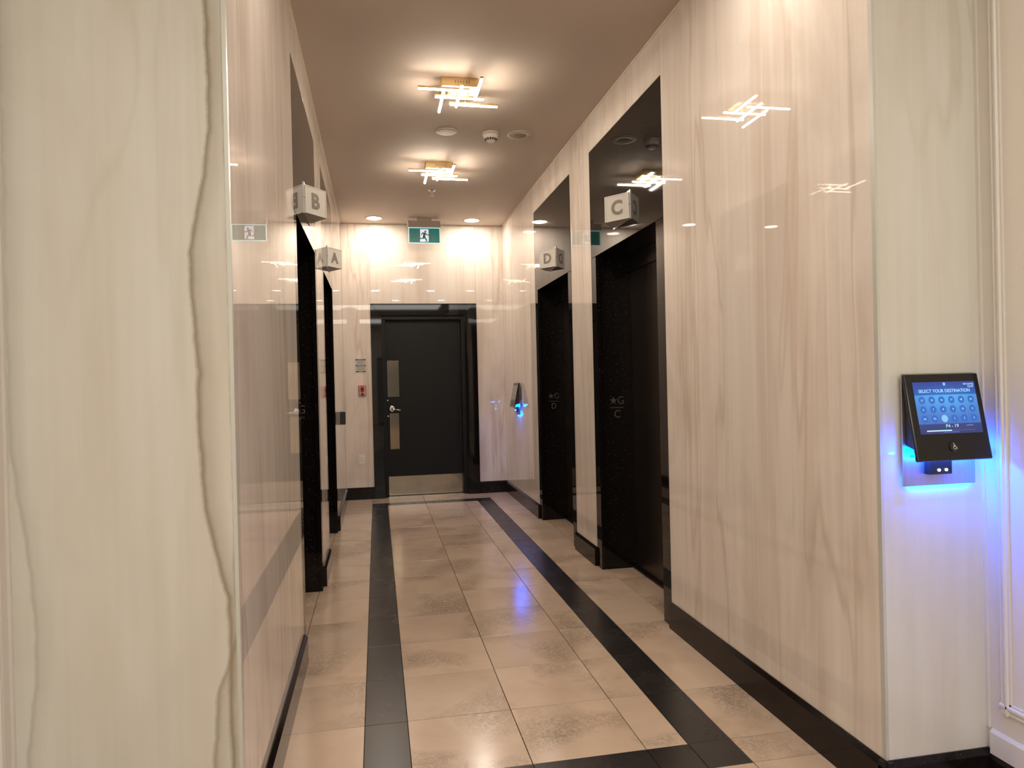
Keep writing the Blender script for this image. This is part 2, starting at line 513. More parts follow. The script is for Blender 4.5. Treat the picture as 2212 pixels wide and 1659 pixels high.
def tile(x0, x1, y0, y1, mat='floor', name='tile', jx=J, jy=J):
    MB().box(x0 + jx / 2, x1 - jx / 2, y0 + jy / 2, y1 - jy / 2, -0.010, 0.0).build(
        name, M[mat], fl, loc=((x0 + x1) / 2, (y0 + y1) / 2, 0), bevel=0.0007)


rows = [bNi + k * T for k in range(14)]
cols = [bLi, bLi + T, bLi + 2 * T + 0.003, bRi]
for k in range(13):
    for c in range(3):
        tile(cols[c], cols[c + 1], rows[k], rows[k + 1])
    tile(bLo, bLi, rows[k], rows[k + 1], 'border', 'border_tile', 0.002, 0.0016)
    tile(bRi, bRo, rows[k], rows[k + 1], 'border', 'border_tile', 0.002, 0.0016)
    tile(XL - 0.024, bLo, rows[k], rows[k + 1])
    tile(bRo, XR + 0.0426, rows[k], rows[k + 1])
for y0, y1 in ((bFi, bFo), (bNo, bNi)):
    tile(bLo, bLi, y0, y1, 'border', 'border_tile', 0.002, 0.001)
    tile(bRi, bRo, y0, y1, 'border', 'border_tile', 0.002, 0.001)
    for a, b in ((bLi, cols[1]), (cols[1], cols[2]), (cols[2], bRi)):
        tile(a, b, y0, y1, 'border', 'border_tile', 0.002, 0.001)
    tile(XL - 0.024, bLo, y0, y1)
    tile(bRo, XR + 0.0426, y0, y1)
for a, b in ((XL - 0.024, bLo), (bLo, cols[1]), (cols[1], cols[2]), (cols[2], bRo), (bRo, XR + 0.0426)):
    tile(a, b, bFo, D + 0.20)
# floors of the elevator recesses
for ya in (E1, E3):
    yb = ya + 1.30
    cuts = [y for y in rows if ya + PIL < y < yb - PIL]
    ys = [ya + PIL] + cuts + [yb - PIL]
    for a, b in zip(ys, ys[1:]):
        if b - a > 0.02:
            tile(XR + 0.0426, XR + REC + 0.03, a, b)
            tile(XL - REC - 0.03, XL - 0.024, a, b)
# lobby floor
ly = [bNo - k * T for k in range(22)]
lx = [XSL, bLo - 2 * T + 0.35, bLo - T, bLo, bLo + T, bLo + 2 * T, bRo - 0.08, bRo, bRo + T, XS]
lx = [XSL, bLo - T, bLo, bLi + T, bLi + 2 * T + 0.003, bRo, bRo + T, XS]
for a, b in zip(ly[1:], ly):
    for c, d in zip(lx, lx[1:]):
        if b - a > 0 and a > YB - 0.3:
            tile(c, d, a, b)

# ------------------------------------------------------------------ ceiling
ce = MB().box(XSL - 0.25, XS + 0.25, YB - 0.2, D + 0.35, HC, HC + 0.12).build('ceiling', M['paint'])
tag(ce, 'plain painted ceiling over the corridor', kind='structure')


# ------------------------------------------------------------------ corridor walls
def side_wall(side):
    s = 1 if side == 'right' else -1
    X0 = XR if s > 0 else XL
    y_in = YR if s > 0 else YL
    pt, gap = 0.014, 0.0012
    core = MB()
    segs = [(y_in + 0.02, E1, 0, HC), (E1, E2, SUR, HC), (E2, E3, 0, HC), (E3, E4, SUR, HC), (E4, D + 0.1, 0, HC),
            (E1, E2, OPN + 0.03, SUR), (E3, E4, OPN + 0.03, SUR)]
    for a, b, z0, z1 in segs:
        dep = 0.030 if z0 == OPN + 0.03 else pt + 0.001
        core.box(X0 + s * dep, X0 + s * 0.36, a, b, z0, z1)
    # closed shaft behind the recesses
    for a, b in ((E1, E2), (E3, E4)):
        core.box(X0 + s * (REC + 0.06), X0 + s * 0.36, a, b, 0, OPN + 0.03)
    w = core.build('wall_' + side, M['core'])
    tag(w, 'cream onyx-look panelled wall with two elevators, ' + side + ' side of the corridor', kind='structure')
    pans = [(y_in + 0.0155, 2.915, BASE, HC), (2.915, E1, BASE, HC), (E1, E2, SUR, HC), (E2, E3, BASE, HC), (E3, E4, SUR, HC),
            (E4, 7.70, BASE, HC), (7.70, D, BASE, HC)]
    for a, b, z0, z1 in pans:
        MB().box(X0, X0 + s * pt, a + gap, b - gap, z0, z1 - 0.004).build('panel', M['onyx'], w, loc=(X0, (a + b) / 2, (z0 + z1) / 2))
    # dark granite skirting with a chamfered top
    bb = MB()
    t = 0.019
    for a, b in ((y_in - (0.019 if True else 0), E1 - 0.004), (E2 + 0.004, E3 - 0.004), (E4 + 0.004, D)):
        poly = [(X0 - s * t, 0), (X0 - s * t, BASE - 0.016), (X0 - s * t * 0.25, BASE), (X0 + s * 0.013, BASE), (X0 + s * 0.013, 0)]
        bb.prism(poly, 1, a, b)
    o = bb.build('baseboard_' + side, M['base'])
    tag(o, 'dark granite baseboard, ' + side + ' side', kind='structure')
    tr = MB().box(X0 - s * 0.006, X0 + s * 0.002, y_in, D, HC - 0.009, HC).build('trim_%d' % (1 if s > 0 else 2), M['bead'])
    tag(tr, 'thin pale bead between wall and ceiling, ' + side + ' side', kind='structure')


side_wall('right')
side_wall('left')

# back wall
DL, DR, DT = -0.052, 1.197, 2.288        # outside of the door casing
bw = MB()
bw.box(XL - 0.3, DL + 0.05, D + 0.015, D + 0.30, 0, HC).box(DR - 0.05, XR + 0.3, D + 0.015, D + 0.30, 0, HC).box(DL + 0.05, DR - 0.05, D + 0.015, D + 0.30, DT - 0.05, HC)
wb = bw.build('wall_back', M['core'])
tag(wb, 'cream onyx-look end wall around the black door', kind='structure')
for a, b, z0, z1 in ((XL, DL - 0.002, BASE, HC), (DL - 0.002, DR + 0.002, DT, HC), (DR + 0.002, XR, BASE, HC)):
    MB().box(a + 0.001, b - 0.001, D, D + 0.014, z0 + 0.001, z1 - 0.002).build('panel', M['onyx_cloud'], wb, loc=((a + b) / 2, D, (z0 + z1) / 2))
bb = MB()
for a, b in ((XL + 0.019, DL - 0.001), (DR + 0.001, XR - 0.019)):
    bb.prism([(D - 0.019, 0), (D - 0.019, BASE - 0.016), (D - 0.005, BASE), (D + 0.013, BASE), (D + 0.013, 0)], 0, a, b)
tag(bb.build('baseboard_back', M['base']), 'dark granite baseboard of the end wall', kind='structure')

# the two piers that face the lobby
VE = [(0.35, 0.180), (0.60, 0.185), (0.73, 0.215)]


def pier(side):
    s = 1 if side == 'right' else -1
    Y0 = YR if s > 0 else YL
    xa, xb = (XR, XS) if s > 0 else (XSL, XL)
    xi, xo = (XR, XS + 0.25) if s > 0 else (XL, XSL - 0.25)
    core = MB().box(xi + s * 0.017, xo, Y0 + 0.016, Y0 + 0.12, 0, HC)
    w = core.build('wall_pier_' + side, M['core'])
    tag(w, 'cream stone-look pier facing the lobby, ' + side + ' of the corridor mouth', kind='structure')
    px0, px1 = (XR + 0.010, XS) if s > 0 else (XSL, XL - 0.010)
    mat = M['onyx_front']
    cx = (px0 + px1) / 2
    if s < 0:
        # slab coordinates are relative to the slab's centre
        zc = (BASE + HC) / 2

        def sl(pts):
            return [(z - zc, x - cx) for x, z in pts]
        v1 = sl([(-0.401, 0.79), (-0.417, 0.86), (-0.446, 0.99), (-0.462, 1.20), (-0.464, 1.43), (-0.474, 1.66), (-0.461, 1.80), (-0.428, 1.98), (-0.421, 2.15), (-0.425, 2.40)])
        v2 = sl([(-0.452, 0.28), (-0.440, 0.42), (-0.432, 0.52), (-0.405, 0.61), (-0.38, 0.70)])
        v3 = sl([(-0.895, 0.42), (-0.870, 0.68), (-0.880, 0.90), (-0.920, 1.20)])
        mat = onyx('onyx_porcelain_olive_veined', FL, FM, FD, (0.52, 0.46, 0.34), 0.08, 0.35, 0.7, 0.08, 0.2,
                   front_vein([(v1, 0.95, 0.013), (v2, 0.75, 0.012), (v3, 0.38, 0.010)]))
    MB().box(px0, px1, Y0, Y0 + 0.014, BASE, HC).build('panel', mat, w, loc=(cx, Y0, (BASE + HC) / 2))
    tr = MB().box(xi - s * 0.0006, xi + s * 0.0098, Y0 - 0.0012, Y0 + 0.0165, BASE, HC).build('trim_%d' % (3 if s > 0 else 4), M['trim'])
    tag(tr, 'pale metal edge strip on the ' + side + ' corridor corner', kind='structure')
    b = MB().prism([(Y0 - 0.019, 0), (Y0 - 0.019, BASE - 0.016), (Y0 - 0.005, BASE), (Y0 + 0.013, BASE), (Y0 + 0.013, 0)], 0, xi - s * 0.019, XS if s > 0 else XSL)
    tag(b.build('baseboard_pier_' + side, M['base']), 'dark granite baseboard under the ' + side + ' pier', kind='structure')


pier('right')
pier('left')


# painted lobby side walls with picture-frame mouldings
def lobby_side(side):
    s = 1 if side == 'right' else -1
    X0 = XS if s > 0 else XSL
    Y0 = YR if s > 0 else YL
    w = MB().box(X0, X0 + s * 0.2, YB, Y0 + 0.1, 0, HC).build('wall_lobby_' + side, M['wallpaint'])
    tag(w, 'cream painted lobby wall with raised frame moulding, ' + side + ' side', kind='structure')
    # slim corner bead against the pier
    MB().box(X0 - s * 0.007, X0 + s * 0.001, Y0 - 0.012, Y0 + 0.001, BASE + 0.068, HC).build('corner_bead', M['whitewood'], w)

    def frame_bar(p, q, horiz):
        prof = [(0.0, 0.0), (0.0, 0.007), (0.006, 0.010), (0.010, 0.006), (0.022, 0.014), (0.028, 0.014), (0.032, 0.008), (0.038, 0.008), (0.038, 0.0)]
        mb = MB()
        if horiz:
            (y0, y1), z0, sg = p, q[0], q[1]
            mb.prism([(X0 - s * d, z0 + sg * u) for u, d in prof], 1, y0, y1)
        else:
            (z0, z1), y0, sg = p, q[0], q[1]
            mb.prism([(X0 - s * d, y0 + sg * u) for u, d in prof], 2, z0, z1)
        mb.build('moulding_bar', M['whitewood'], w)
    for ya, yb in ((Y0 - 0.056, 0.45), (0.25, -1.75), (-1.95, -3.9), (-4.1, -6.3)):
        frame_bar((0.275, 2.90), (ya, -1), False)
        frame_bar((0.275, 2.90), (yb, 1), False)
        frame_bar((yb, ya), (0.275, 1), True)
        frame_bar((yb, ya), (2.90, -1), True)
    b = MB().prism([(X0 - s * 0.012, 0.128), (X0 - s * 0.012, 0.196), (X0 - s * 0.004, 0.206), (X0, 0.206), (X0, 0.128)], 1, YB, Y0 - 0.019)
    tag(b.build('baseboard_lobby_' + side, M['whitewood']), 'white wooden skirting on the lobby wall, ' + side, kind='structure')
    b = MB().prism([(X0 - s * 0.019, 0), (X0 - s * 0.019, 0.115), (X0 - s * 0.012, 0.128), (X0, 0.128), (X0, 0)], 1, YB, Y0 - 0.019)
    tag(b.build('baseboard_lobby_lower_' + side, M['base']), 'dark granite strip below the lobby skirting, ' + side, kind='structure')


lobby_side('right')
lobby_side('left')
# lobby end: glazed street front behind the camera
w = MB().box(XSL, XS, YB - 0.2, YB, 2.20, HC).box(XSL, XSL + 0.95, YB - 0.2, YB, 0, 2.20).box(XS - 0.25, XS, YB - 0.2, YB, 0, 2.20).build('wall_front', M['wallpaint'])
tag(w, 'painted lobby wall around the glazed street door', kind='structure')
gx = [XSL + 0.95, (XSL + XS + 0.70) / 2, XS - 0.25]
wf = MB()
for x in gx:
    wf.box(x - 0.03, x + 0.03, YB - 0.14, YB - 0.06, 0, 2.20)
for z in (0.03, 2.17):
    wf.box(gx[0], gx[-1], YB - 0.13, YB - 0.07, z - 0.03, z + 0.03)
wn = wf.build('window_1', M['bronze'])
tag(wn, 'dark metal street-door glazing', kind='structure')
for a, b in zip(gx, gx[1:]):
    MB().box(a + 0.03, b - 0.03, YB - 0.104, YB - 0.096, 0.06, 2.14).build('pane', M['glass'], wn)


# ------------------------------------------------------------------ fire door in the end wall
door = thing('door_1', 'black fire door with two narrow glass lights, lever and steel kick plate', None, (0.57, D, 0), kind='structure')
og = (0.57, D, 0)
LF, LX0, LX1, LZ = D + 0.115, 0.112, 1.031, 2.098     # leaf front plane and edges
cx0, cx1, cz = 0.070, 1.050, 2.150                    # inside of the casing
for x0, x1, sgn in ((DL, cx0, 1), (cx1, DR, -1)):
    xo, xi = (x0, x1) if sgn > 0 else (x1, x0)
    # mitred granite casing, slightly proud of the wall
    MB().add([(xo, D - 0.025, 0), (xi, D - 0.025, 0), (xi, D - 0.025, cz), (xo, D - 0.025, DT), (xo, D + 0.02, 0), (xi, D + 0.02, 0), (xi, D + 0.02, cz), (xo, D + 0.02, DT)],
             [(0, 1, 2, 3), (4, 7, 6, 5), (0, 4, 5, 1), (1, 5, 6, 2), (2, 6, 7, 3), (3, 7, 4, 0)]).build('casing', M['granite'], door, og, bevel=0.0015)
    # painted steel jamb
    MB().box(xi - sgn * 0.004, xi + sgn * 0.042, D + 0.02, D + 0.20, 0, LZ + 0.004).build('jamb', M['doorpaint'], door, og, bevel=0.002)
MB().add([(DL, D - 0.025, DT), (DR, D - 0.025, DT), (cx1, D - 0.025, cz), (cx0, D - 0.025, cz), (DL, D + 0.02, DT), (DR, D + 0.02, DT), (cx1, D + 0.02, cz), (cx0, D + 0.02, cz)],
         [(0, 1, 2, 3), (4, 7, 6, 5), (0, 4, 5, 1), (1, 5, 6, 2), (2, 6, 7, 3), (3, 7, 4, 0)]).build('casing', M['granite'], door, og, bevel=0.0015)
MB().box(cx0, cx1, D + 0.02, D + 0.20, LZ + 0.004, cz + 0.004).build('head_jamb', M['doorpaint'], door, og, bevel=0.002)
MB().box(cx0 + 0.03, cx1 - 0.03, D + 0.085, D + 0.10, LZ - 0.012, LZ + 0.02).build('door_stop', M['doorpaint'], door, og, bevel=0.002)
P1 = (0.128, 0.262, 1.190, 1.622)
P2 = (0.146, 0.252, 0.562, 0.990)
lf = MB()
lt = 0.045
xs = sorted({LX0, LX1, P1[0], P1[1], P2[0], P2[1]})
lf.box(P1[1], LX1, LF, LF + lt, 0.006, LZ)
lf.box(LX0, P1[0], LF, LF + lt, 0.006, LZ)
lf.box(P1[0], P1[1], LF, LF + lt, P1[3], LZ)
lf.box(P1[0], P1[1], LF, LF + lt, P2[3], P1[2])
lf.box(P1[0], P1[1], LF, LF + lt, 0.006, P2[2])
lf.box(P1[0], P2[0], LF, LF + lt, P2[2], P2[3])
lf.box(P2[1], P1[1], LF, LF + lt, P2[2], P2[3])
leaf = lf.build('door_leaf', M['doorpaint'], door, og)
for p in (P1, P2):
    MB().box(p[0] + 0.001, p[1] - 0.001, LF + 0.004, LF + 0.012, p[2] + 0.001, p[3] - 0.001).build('pane', M['mirrorglass'], leaf, og)
kp = MB().box(LX0 + 0.004, LX1 - 0.004, LF - 0.0025, LF, 0.010, 0.236).build('kick_plate', M['kick'], leaf, og)
for x in (LX0 + 0.018, 0.571, LX1 - 0.018):
    for z in (0.024, 0.222):
        MB().tube((x, LF - 0.0045, z), (x, LF, z), 0.0045, 10).build('screw', M['chrome'], leaf, og)
lv = MB().tube((0.170, LF, 1.045), (0.170, LF - 0.010, 1.045), 0.036, 28).tube((0.170, LF - 0.010, 1.045), (0.170, LF - 0.016, 1.045), 0.036, 28, 0.026)
lv.tube((0.170, LF - 0.01, 1.045), (0.170, LF - 0.058, 1.042), 0.012, 16)
lv.tube((0.166, LF - 0.055, 1.043), (0.215, LF - 0.060, 1.036), 0.0115, 14, 0.010).tube((0.213, LF - 0.060, 1.0362), (0.278, LF - 0.056, 1.026), 0.010, 14, 0.0095)
lv.build('lever_handle', M['chrome'], leaf, og)
for x, z in ((0.124, 1.147), (0.125, 0.959)):
    MB().tube((x, LF - 0.004, z), (x, LF, z), 0.008, 14).build('latch_bolt', M['chrome'], leaf, og)
for z in (0.25, 1.05, 1.86):
    MB().tube((LX1 + 0.002, LF - 0.004, z - 0.05), (LX1 + 0.002, LF - 0.004, z + 0.05), 0.007, 10).build('hinge', M['doorpaint'], leaf, og)
MB().box(cx0 + 0.04, cx1 - 0.04, D + 0.02, D + 0.20, -0.004, 0.004).build('threshold', M['steel'], door, og)


# ================================================================== THINGS
# ------------------------------------------------------------------ elevators
def elevator(letter, X0, yc, rz, label):
    """local frame: x along the wall, y into the wall, z up"""
    t = thing('elevator_entrance', label, 'elevator', (X0, yc, 0), rz, 'elevator entrances along the corridor')
    hw = (E2 - E1) / 2
    ow = hw - PIL
    for s in (-1, 1):
        MB().box(s * hw, s * ow, 0.0, 0.027, 0.002, OPN).build('pilaster', M['granite'], t, bevel=0.0015)
        jb = MB().box(s * (hw - 0.012), s * (ow + 0.010), 0.0275, REC + 0.055, 0.002, OPN + 0.008).build('jamb', M['granite'], t, bevel=0.0012)
        # etched floor marking: star + G over a bar over the car letter
        xf = s * (ow + 0.010) - s * 0.0006
        rgt = (0, -s, 0)
        yc_ = 0.138

        def at(u, z):
            return (xf, yc_ - s * u, z)
        star = []
        for k in range(10):
            r = 0.030 if k % 2 == 0 else 0.012
            a = math.pi / 2 + k * math.pi / 5
            star.append((-0.026 + r * math.cos(a), 1.192 + r * math.sin(a)))
        MB().prism([(yc_ - s * u, z) for u, z in star], 0, xf, xf + s * 0.0004).build('star_marking', M['etch'], jb)
        put_text('letter_marking', 'G', 0.078, M['etch'], jb, at(0.029, 1.195), rgt, (0, 0, 1), 0.0003, 0.9)
        MB().box(xf, xf + s * 0.0004, yc_ - 0.050, yc_ + 0.050, 1.140, 1.1445).build('bar_marking', M['etch'], jb)
        put_text('letter_marking', letter, 0.078, M['etch'], jb, at(0.001, 1.098), rgt, (0, 0, 1), 0.0003, 0.9)
    MB().box(-hw, hw, 0.0, 0.027, OPN + 0.001, SUR - 0.002).build('header', M['granite'], t, bevel=0.0015)
    MB().box(-hw + 0.012, hw - 0.012, 0.0275, REC + 0.055, OPN + 0.009, OPN + 0.028).build('soffit', M['granite'], t, bevel=0.001)
    MB().box(-ow - 0.009, ow + 0.009, REC - 0.012, REC + 0.05, 2.105, OPN + 0.008).build('transom', M['bronze'], t, bevel=0.002)
    # two side-sliding leaves, one a little behind the other
    for a, b, dy in ((-ow - 0.008, -0.004, 0.0), (-0.010, ow + 0.008, 0.014)):
        MB().box(a, b, REC + dy, REC + dy + 0.012, 0.012, 2.104).build('door_leaf', M['bronze'], t, bevel=0.001)
    MB().box(-ow - 0.008, ow + 0.008, REC - 0.03, REC + 0.05, 0.001, 0.010).build('sill', M['bronze'], t, bevel=0.001)
    return t


RZR, RZL = -math.pi / 2, math.pi / 2
yc1, yc2 = (E1 + E2) / 2, (E3 + E4) / 2
elevator('C', XR, yc1, RZR, 'near elevator on the right wall, black granite surround, jamb marked G over C')
elevator('D', XR, yc2, RZR, 'far elevator on the right wall, black granite surround, jamb marked G over D')
elevator('B', XL, yc1, RZL, 'near elevator on the left wall, black granite surround below sign B')
elevator('A', XL, yc2, RZL, 'far elevator on the left wall, black granite surround below sign A')


# ------------------------------------------------------------------ projecting letter signs
def letter_sign(letter, X0, yc, rz, label):
    t = thing('elevator_letter_sign', label, 'sign', (X0, yc, 2.316), rz, 'wedge-shaped elevator letter signs')
    H, W2, PR = 0.172, 0.160, 0.112
    MB().box(-W2, W2, -0.005, 0.0, -0.002, H + 0.004).build('mounting_plate', M['alum'], t, bevel=0.001)
    bw_ = W2 - 0.018
    MB().prism([(-bw_, -0.0055), (bw_, -0.0055), (0, -PR)], 2, 0.006, H - 0.006).build('body', M['frost'], t, bevel=0.0012)
    for s in (-1, 1):
        a = Vector((s * bw_, -0.0055, 0)); b = Vector((0, -PR, 0))
        d = (b - a).normalized()
        nrm = Vector((s * -d.y * s, 0, 0)) if False else Vector((d.y, -d.x, 0))
        if nrm.x * s < 0:
            nrm = -nrm
        L = (b - a).length
        # thin clear border round the face
        fr = MB()
        for u0, u1, z0, z1 in ((0.002, L - 0.002, 0.0075, 0.0115), (0.002, L - 0.002, H - 0.0115, H - 0.0075), (0.002, 0.006, 0.0115, H - 0.0115), (L - 0.006, L - 0.002, 0.0115, H - 0.0115)):
            q = []
            for uu, zz in ((u0, z0), (u1, z0), (u1, z1), (u0, z1)):
                q.append(a + d * uu + Vector((0, 0, zz)))
            vs_ = [p + nrm * 0.0002 for p in q] + [p + nrm * 0.0022 for p in q]
            fr.add(vs_, [(0, 1, 2, 3), (7, 6, 5, 4), (0, 4, 5, 1), (1, 5, 6, 2), (2, 6, 7, 3), (3, 7, 4, 0)])
        fr.build('face_border', M['frostedge'], t)
        rgt = Vector((0, 0, 1)).cross(nrm)
        mid = (a + b) / 2 + nrm * 0.0012 + Vector((0, 0, H / 2))
        put_text('letter', letter, 0.118, M['letter'], t, mid, rgt, (0, 0, 1), 0.0006, 1.0, 0.0042)
        MB().tube((s * (W2 - 0.008), -0.005, H * 0.52), (s * (W2 - 0.008), -0.0075, H * 0.52), 0.003, 8).build('screw', M['dark'], t)
    return t


letter_sign('C', XR, 4.185, RZR, 'frosted wedge sign with grey letter C above the near right elevator')
letter_sign('D', XR, 5.970, RZR, 'frosted wedge sign with grey letter D above the far right elevator')
letter_sign('B', XL, 4.225, RZL, 'frosted wedge sign with grey letter B above the near left elevator')
letter_sign('A', XL, 6.060, RZL, 'frosted wedge sign with grey letter A above the far left elevator')


# ------------------------------------------------------------------ destination kiosks
def kiosk(loc, rz, label, lit):
    """local frame: x to the viewer's right, y into the wall, origin at the centre of the back plate's lower edge"""
    t = thing('destination_kiosk', label, 'kiosk', loc, rz, 'elevator destination kiosks')
    W, H = 0.131, 0.351
    MB().box(-W, W, -0.018, -0.014, 0, H).build('back_plate', M['kioskplate'], t, bevel=0.0008)
    # tilted panel: top close to the wall, bottom swung out
    A = Vector((0, -0.030, 0.349)); B = Vector((0, -0.084, 0.084))
    dv = (B - A).normalized(); nv = Vector((0, dv.z, -dv.y))
    if nv.y > 0:
        nv = -nv
    L = (B - A).length
    PW = 0.1335
    # black wedge housing behind the panel
    hs = MB().prism([(-0.0185, 0.345), (A.y + 0.010, 0.345), ((A + dv * (L * 0.88)).y + 0.012, (A + dv * (L * 0.88)).z), (-0.050, 0.118), (-0.0185, 0.128)], 0, -PW + 0.012, PW - 0.012)
    hs.build('housing', M['black'], t, bevel=0.0015)

    def P(x, v, d):
        return Vector((x, 0, 0)) + A + dv * v + nv * d

    def slab(x0, x1, v0, v1, d0, d1):
        q = [(x0, v0), (x1, v0), (x1, v1), (x0, v1)]
        vs_ = [P(x, v, d0) for x, v in q] + [P(x, v, d1) for x, v in q]
        return MB().add(vs_, [(0, 1, 2, 3), (7, 6, 5, 4), (0, 4, 5, 1), (1, 5, 6, 2), (2, 6, 7, 3), (3, 7, 4, 0)])
    slab(-PW, PW, 0.0, L, -0.012, 0.0).build('front_panel', M['blackgloss'], t, bevel=0.004, seg=2)
    SX0, SX1, SV0, SV1 = -0.108, 0.114, 0.026, 0.188
    sc = slab(SX0, SX1, SV0, SV1, 0.0, 0.0006).build('screen', M['screen'] if lit else M['screensheen'], t)
    up_ = -dv
    rg = Vector((1, 0, 0))
    SW, SH = SX1 - SX0, SV1 - SV0

    def S(u, v, d=0.0012):
        return P(SX0 + u * SW, SV0 + v * SH, d)

    def rect(name, u0, u1, v0, v1, mat, d=0.0009):
        q = [S(u0, v0, d), S(u1, v0, d), S(u1, v1, d), S(u0, v1, d)]
        vs_ = q + [p - nv * 0.0002 for p in q]
        MB().add(vs_, [(0, 1, 2, 3), (7, 6, 5, 4), (0, 4, 5, 1), (1, 5, 6, 2), (2, 6, 7, 3), (3, 7, 4, 0)]).build(name, mat, sc)
    if lit:
        put_text('screen_text', 'SELECT YOUR DESTINATION', 0.0145, M['scrtext'], sc, S(0.49, 0.175), rg, up_, 0.0001, 0.98)
        put_text('screen_text', 'WED 01/29/2025', 0.0068, M['scrtext'], sc, S(0.895, 0.052), rg, up_, 0.0001, 0.80)
        put_text('screen_text', '15:47', 0.0105, M['scrtext'], sc, S(0.93, 0.100), rg, up_, 0.0001)
        put_text('screen_text', 'P4 - 19', 0.0145, M['scrtext'], sc, S(0.52, 0.855), rg, up_, 0.0001, 1.1)
        MB().add([S(0.505 + 0.022 * math.cos(k * math.pi / 8), 0.045 + 0.032 * math.sin(k * math.pi / 8), 0.0010) for k in range(16)], [tuple(range(16))]).build('screen_emblem', M['keylit'], sc)
        rect('progress_bar', 0.105, 0.50, 0.930, 0.952, M['scrtext'])
        rect('progress_track', 0.50, 0.885, 0.937, 0.941, M['scrfaint'])
        rect('small_print', 0.36, 0.62, 0.968, 0.977, M['scrfaint'])
        rect('small_print', 0.75, 0.86, 0.845, 0.862, M['scrfaint'])
        keys = (('12', '15', '16', '17', '18', '19'), ('6', '7', '8', '9', '10', '11'), ('P4', 'P3', '', '2', '3', '5'))
        for r_, row in enumerate(keys):
            for c_, s_ in enumerate(row):
                u, v = 0.105 + c_ * 0.158, 0.352 + r_ * 0.180
                c = S(u, v, 0.0008)
                n_ = 20
                ring = [c + rg * (0.0115 * math.cos(k * 2 * math.pi / n_)) + up_ * (0.0115 * math.sin(k * 2 * math.pi / n_)) for k in range(n_)]
                MB().add(ring, [tuple(range(n_))]).build('screen_key', M['key'] if s_ else M['keylit'], sc)
                if s_:
                    put_text('key_number', s_, 0.0088, M['scrtext'], sc, S(u, v, 0.0013), rg, up_, 0.0001)
    # round button with wheelchair symbol
    bc = P(0.0, 0.228, 0.0)
    MB().tube(bc, bc + nv * 0.003, 0.0165, 28).build('button', M['black'], t, bevel=0)
    wh = MB()

    def w(x, z):
        return bc + nv * 0.0036 + rg * x + up_ * z

    def stroke(p, q, th=0.0011):
        p, q = w(*p), w(*q); d = (q - p).normalized(); sd = d.cross(nv) * th
        wh.add([p - sd, p + sd, q + sd, q - sd], [(0, 1, 2, 3)])
    pts = [(0.0005 + 0.0052 * math.cos(a), -0.0035 + 0.0052 * math.sin(a)) for a in [math.radians(100 + k * 18) for k in range(14)]]
    for p, q in zip(pts, pts[1:]):
        stroke(p, q, 0.0008)
    stroke((-0.0012, 0.0065), (-0.0005, -0.0005)); stroke((-0.0005, -0.0005), (0.0045, -0.0008)); stroke((0.0045, -0.0008), (0.0070, -0.0068))
    stroke((0.0070, -0.0068), (0.0090, -0.0058)); stroke((-0.0009, 0.0030), (0.0035, 0.0028))
    wh.add([w(-0.0015 + 0.0016 * math.cos(k * math.pi / 5), 0.0085 + 0.0016 * math.sin(k * math.pi / 5)) for k in range(10)], [tuple(range(10))])
    wh.build('wheelchair_symbol', M['wheel'], t)
    # blue strip under the housing and the little reader box below it
    MB().box(-W + 0.006, W - 0.006, -0.050, -0.040, 0.094, 0.100).build('light_strip', M['blue'] if lit else M['bluefar'], t)
    rb = MB().box(-0.054, 0.027, -0.040, -0.0185, 0.036, 0.088).build('reader_box', M['black'], t, bevel=0.002)
    for x in (-0.022, 0.004):
        MB().tube((x, -0.0425, 0.050), (x, -0.040, 0.050), 0.0042, 14).build('status_light', M['led'], rb)
    # glow strip tucked behind the lower edge of the plate
    MB().box(-W + 0.030, W - 0.006, -0.0135, -0.006, 0.004, 0.010).build('halo_strip', M['halo'], t)
    MB().box(-W + 0.02, W - 0.02, -0.0138, 0.0, 0.16, 0.30).build('wall_bracket', M['black'], t)
    return t


kiosk((1.731, YR, 0.994), 0.0, 'black touch-screen elevator kiosk with lit blue keypad on the near right pier', True)
kiosk((XR, 7.560, 0.974), RZR, 'small distant elevator kiosk with blue light beyond the far right elevator', False)

# ------------------------------------------------------------------ card reader on the left wall
t = thing('card_reader', 'black box reader on the left wall beyond the far elevator', 'card reader', (XL, 7.47, 0.936), RZL)
MB().box(-0.05, 0.05, -0.050, -0.0, 0.0, 0.132).build('case', M['black'], t, bevel=0.004, seg=2)
MB().box(-0.038, 0.038, -0.0515, -0.050, 0.014, 0.118).build('face_plate', M['blackgloss'], t, bevel=0.0004)


